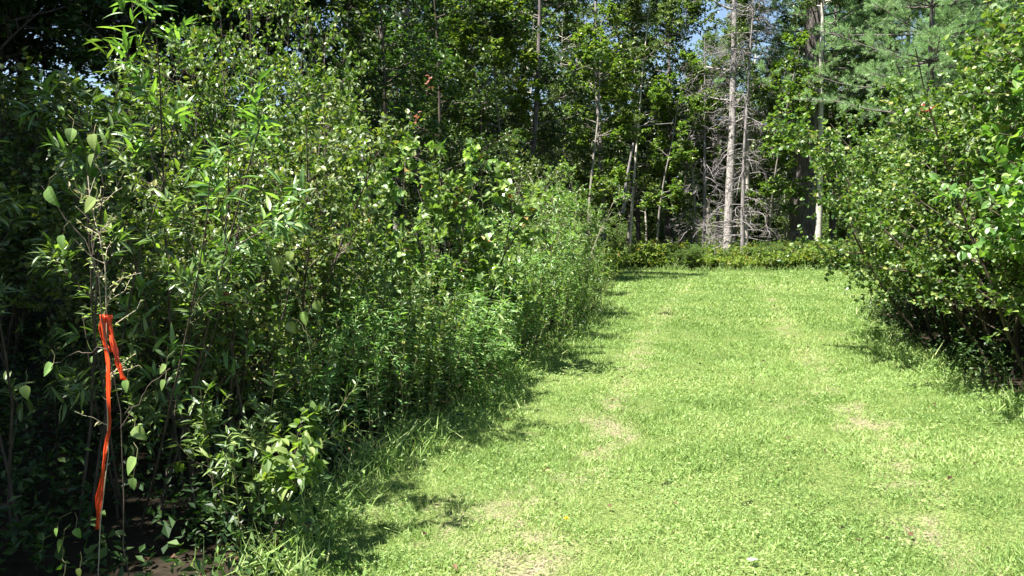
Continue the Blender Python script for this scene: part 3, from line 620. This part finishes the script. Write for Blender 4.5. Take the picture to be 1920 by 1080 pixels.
# ------------------------------------------------------------------ foreground details
# dry stem carrying the ribbon
g = np.random.default_rng(90); Y0 = 3.0
root = empty('dry_stem_plant', tuple(at(200, 590, Y0) * np.array([1, 1, 0]))); tag(root, 'thin pale dry stem the orange ribbon is tied to, topped by withered seed heads', 'plant')
o0 = np.array(root.location)
main = np.array([at(176, 1150, Y0 + .02), at(188, 980, Y0 + .03), at(203, 850, Y0 + .01), at(200, 720, Y0 + .02), at(200, 595, Y0), at(197, 500, Y0), at(186, 440, Y0 + .02), at(170, 385, Y0 + .03), at(165, 330, Y0 + .05)]) - o0
main[0, 2] = -.05; main = main[None]
tw = grow(main, 26, .3, .95, .17, R(50), 5, g, .3, .05, .25)
link('stem', Wood().add(main, taper(main, .0022, .002), 6).add(tw, taper(tw, .0016, .0008), 4).mesh('stem'), M['drystem'], root)
fo = Foli(); leaves(fo, T_leaf(.35, .1, .3, .4, 3), tw, 5, .022, g, rnd=1.0, tint=(.5, 1)); link('withered_leaves', fo.mesh('withered_leaves'), M['grass'], root)
# ribbon
def ribbon_mat():
    m, n, l = mat('orange_ribbon'); b = n.new('ShaderNodeBsdfPrincipled'); b.inputs['Base Color'].default_value = (.92, .14, .04, 1); b.inputs['Roughness'].default_value = .28
    t = n.new('ShaderNodeBsdfTranslucent'); t.inputs[0].default_value = (1, .20, .06, 1); mx = n.new('ShaderNodeMixShader'); mx.inputs[0].default_value = .45
    l.new(b.outputs[0], mx.inputs[1]); l.new(t.outputs[0], mx.inputs[2]); o = n.new('ShaderNodeOutputMaterial'); l.new(mx.outputs[0], o.inputs[0]); return m
M['ribbon'] = ribbon_mat()
def strip(name, pts, wid, ang, parent, n=46, crease=.004, seed=1):
    g = np.random.default_rng(seed); pts = np.array(pts); u = np.linspace(0, 1, len(pts)); t = np.linspace(0, 1, n)
    c = np.stack([np.interp(t, u, pts[:, i]) for i in range(3)], -1)
    for _ in range(3): c[1:-1] = (c[:-2] + 2 * c[1:-1] + c[2:]) / 4
    wv = .72 * np.interp(t, np.linspace(0, 1, len(wid)), wid) * (1 + .25 * np.sin(t * 23 + seed)); av = np.interp(t, np.linspace(0, 1, len(ang)), ang) + .5 * np.sin(t * 9 + seed)
    cols = 7; V = []
    for i in range(n):
        d = np.array([math.cos(av[i]), math.sin(av[i]), 0]); nn = np.array([-d[1], d[0], 0])
        for k in range(cols):
            s = k / (cols - 1) - .5
            V.append(c[i] + d * s * wv[i] + nn * (crease * math.sin(k * 2.1 + i * .33) + .006 * abs(s) * math.sin(i * .25)) + g.normal(0, .0004, 3))
    i = np.arange(n * cols).reshape(n, cols); q = np.stack([i[:-1, :-1], i[:-1, 1:], i[1:, 1:], i[1:, :-1]], -1).reshape(-1, 4)
    me = raw_mesh(name, np.array(V), [q], smooth=True); o = link(name, me, M['ribbon'], parent)
    md = o.modifiers.new('thickness', 'SOLIDIFY'); md.thickness = .0004; return o
kn = at(198, 596, Y0 - .02); rb = empty('flagging_ribbon', tuple(kn)); tag(rb, 'long orange-red plastic ribbon tied to the dry stem, hanging almost to the ground', 'ribbon')
L_ = lambda px, py, dy=0: at(px, py, Y0 - .03 + dy) - kn
strip('long_streamer', [L_(192, 590), L_(196, 640), L_(202, 680), L_(205, 740), L_(206, 800), L_(200, 830), L_(194, 880), L_(186, 930), L_(184, 962), L_(183, 992)],
      [.022, .022, .026, .026, .016, .018, .02, .03, .028, .03], [.2, .1, -.2, .1, .9, .8, .4, .1, 0, .2], rb, seed=2)
strip('short_streamer', [L_(198, 592), L_(206, 620, .01), L_(214, 655, .0), L_(222, 685), L_(231, 712)], [.02, .026, .03, .024, .03], [.5, .1, .8, .2, .4], rb, 30, seed=3)
strip('doubled_loop', [L_(190, 592), L_(188, 615, .012), L_(194, 642, .015), L_(206, 664, .012), L_(212, 640, .014), L_(204, 596, .012)], [.016, .02, .02, .022, .02, .018], [.1, .5, .9, .3, .1, .2], rb, 34, seed=4)
kb = bpy.data.meshes.new('knot')
th = np.linspace(0, 2 * math.pi * 2, 40); kp = np.stack([.010 * np.cos(th), .010 * np.sin(th) + .02, .012 * (th / 12.6 - .5) + .003 * np.sin(3 * th)], -1)[None]
link('knot', Wood().add(kp, np.full((1, 40), .006), 6).mesh('knot'), M['ribbon'], rb)

# vine with large heart-shaped leaves hanging over the dark left side
def big_leaf_plant(name, stems, leaf_px, size, leafm, lab, cat, Y, stemm='greenstem'):
    root = empty(name, (float(at(*stems[0][0], Y)[0]), Y, 0)); o0 = np.array(root.location); wd = Wood(); g = np.random.default_rng(len(leaf_px))
    for s in stems:
        p = np.array([at(a, b, Y) for a, b in s]) - o0
        u = np.linspace(0, 1, len(p)); t = np.linspace(0, 1, 12); p = np.stack([np.interp(t, u, p[:, i]) for i in range(3)], -1)
        p += g.normal(0, .006, p.shape); wd.add(p[None], np.linspace(.0024, .0014, 12)[None], 5)
    link('stem', wd.mesh('stem'), M[stemm], root); tag(root, lab, cat)
    for (a, b, s) in leaf_px:
        fo = Foli(); P = (at(a, b, Y + g.uniform(-.1, .1)) - o0)[None]
        D = np.array([[g.normal(0, .6), -.3, -1.]]); fo.add(T_leaf(.8, .10, .3, .34, 6), P, D, np.array([[g.normal(-.5, .3), -1.0, .7]]), np.array([size * s]), np.array([g.uniform(.5, .95)]))
        lf = link('leaf', fo.mesh('leaf'), M[leafm], root)
        q = np.stack([P[0] + np.array([g.normal(0, .02), .02, .05]), P[0] + np.array([0, .012, .03]), P[0]])[None]
        link('petiole', Wood().add(q, np.full((1, 3), .0011), 4).mesh('petiole'), M['greenstem'], lf)
    return root
big_leaf_plant('broad_leaved_vine', [[(250, 1120), (232, 950), (225, 800), (205, 650), (180, 480), (120, 400), (80, 352)], [(225, 800), (270, 740), (316, 690)], [(205, 650), (140, 660), (92, 690)], [(180, 480), (172, 420), (200, 350), (176, 290)]],
               [(90, 350, 1.5), (100, 682, 1.1), (48, 722, 1), (180, 372, 1.2), (118, 440, 1), (252, 800, 1.2), (256, 858, 1.3), (312, 684, .8), (310, 712, .8), (238, 712, .9), (176, 288, .9), (136, 240, 1.0), (176, 250, 1.1), (250, 895, .9)],
               .055, 'willow', 'climbing vine with large pale heart-shaped leaves around the orange ribbon', 'vine', 2.9, 'stem')
big_leaf_plant('broad_leaved_vine', [[(560, 1000), (580, 800), (585, 640), (560, 560), (525, 480)], [(585, 640), (560, 600), (540, 596)]],
               [(522, 480, 1.4), (545, 470, .9), (572, 583, 1.1), (540, 604, 1.0), (590, 565, .9), (584, 545, .8), (526, 656, .6)],
               .075, 'poplar', 'vine with a few large pale leaves dangling before the dark side of the thicket', 'vine', 4.4)
big_leaf_plant('seedling', [[(118, 1120), (120, 1050), (116, 1010)]], [(118, 1012, 1.0), (142, 990, .8), (108, 990, .6), (150, 1065, .7)], .05, 'lime', 'tiny bright seedling near the bottom left corner', 'plant', 2.7)
# low lit sapling in the dark foreground
LP = shrub(91, 'maple_seedling', 'lime', T_leaf(.5, .09, .2, .42, 4), .07, H=.85, rad=.18, nst=6, n1=7, n2=2, m=6, lean=.45, l1=.26, l2=.12, r0=.006, leafkw=dict(rnd=.5, droop=-.2), t0=.35)
place(LP, gx(455, 3.75), 3.75, .5, .92, 'low bright-leaved seedling bush alone in the dark shade beside the near lawn', 'shrub')
WP = weed(92, 'aster_plant', 9, .95, .2, 22, .085, 'willow')
place(WP, gx(415, 3.95), 3.95, 0, 1, 'narrow-leaved weed standing just above the low bright seedling bush', 'plant')
# red and orange leaf sprays
def spray(name, px, py, Y, n, size, m, lab, cat, r=.05):
    g = np.random.default_rng(n + px); c = at(px, py, Y); root = empty(name, tuple(c)); tag(root, lab, cat)
    st = walk(np.array([[0, 0.02, -r * 2]]), np.array([[.1, 0, 1.]]), np.array([r * 3.5]), 6, .1, 0, g); tw = grow(st, 6, .3, 1, r * 1.3, R(50), 4, g)
    link('twig', Wood().add(st, taper(st, .003, .001), 4).add(tw, taper(tw, .0015, .0008), 3).mesh('twig'), M['stem'], root)
    fo = Foli(); leaves(fo, T_leaf(.5, .1, .2, .42, 4), tw, max(2, n // 6), size, g, rnd=.7); link('leaves', fo.mesh('leaves'), M[m], root)
spray('red_leaf_spray', 420, 570, 4.7, 14, .04, 'red', 'small red leaf spray in the dark side of the left thicket', 'leaves', .04)
spray('red_leaf_spray', 780, 222, 8.3, 12, .042, 'red', 'orange leaf spray on the left flank of the broad-leaved sapling', 'leaves', .05)
spray('red_leaf_spray', 800, 158, 8.5, 12, .042, 'red', 'orange leaf spray at the top of the broad-leaved sapling', 'leaves', .06)
spray('red_leaf_spray', 1745, 205, 7.0, 14, .05, 'red', 'reddish leaf spray in the shrubs right of the lawn', 'leaves', .05)
# dandelion and pale leaves on the lawn
def flower(px, py, lab):
    dd = at(px, py, 1.0) - np.array([0, 0, CAMH]); t = (CAMH - .05) / -dd[2]; p = np.array([0, 0, CAMH]) + dd * t
    z0 = float(hgt(p[0], p[1])); root = empty('dandelion', (p[0], p[1], z0)); tag(root, lab, 'flower'); fo = Foli(); N = 60
    a = np.arange(N) * 2.4; el = np.linspace(0.1, 1.4, N); D = np.stack([np.cos(a) * np.cos(el), np.sin(a) * np.cos(el), np.sin(el)], -1)
    fo.add(T_simple(.25, .02, 0), np.tile([[0, 0, .05]], (N, 1)), D, UP + D * .1 + np.array([.1, 0, 0]), np.full(N, .016), np.full(N, .5))
    link('petals', fo.mesh('petals'), M['yellow'], root)
    s = np.array([[[0, 0, 0], [.003, 0, .025], [0, 0, .05]]]); link('stalk', Wood().add(s, np.full((1, 3), .0015), 5).mesh('stalk'), M['greenstem'], root)
M['yellow'] = leaf_mat('yellow_petal', [(0, (.75, .5, .02)), (1, (.8, .6, .03))], .2, .5, .3, (1, 1, 1), 0)
M['white'] = leaf_mat('white_leaf', [(0, (.55, .55, .52)), (1, (.7, .7, .68))], .2, .6, .3, (1, 1, 1), 0)
flower(1062, 972, 'yellow dandelion in the near lawn below the left wheel track')
def fallen(px, py, lab):
    dd = at(px, py, 1.0) - np.array([0, 0, CAMH]); t = (CAMH - .03) / -dd[2]; p = np.array([0, 0, CAMH]) + dd * t
    fo = Foli(); fo.add(T_heart(.8), np.zeros((1, 3)), np.array([[1, .3, .1]]), np.array([[0, .1, 1.]]), np.array([.05]), np.array([.5]))
    o = link('fallen_leaf', fo.mesh('fallen_leaf'), M['white']); o.location = (p[0], p[1], .04 + float(hgt(p[0], p[1]))); tag(o, lab, 'leaf')
fallen(1405, 1055, 'white upturned leaf lying in the grass at the bottom edge')
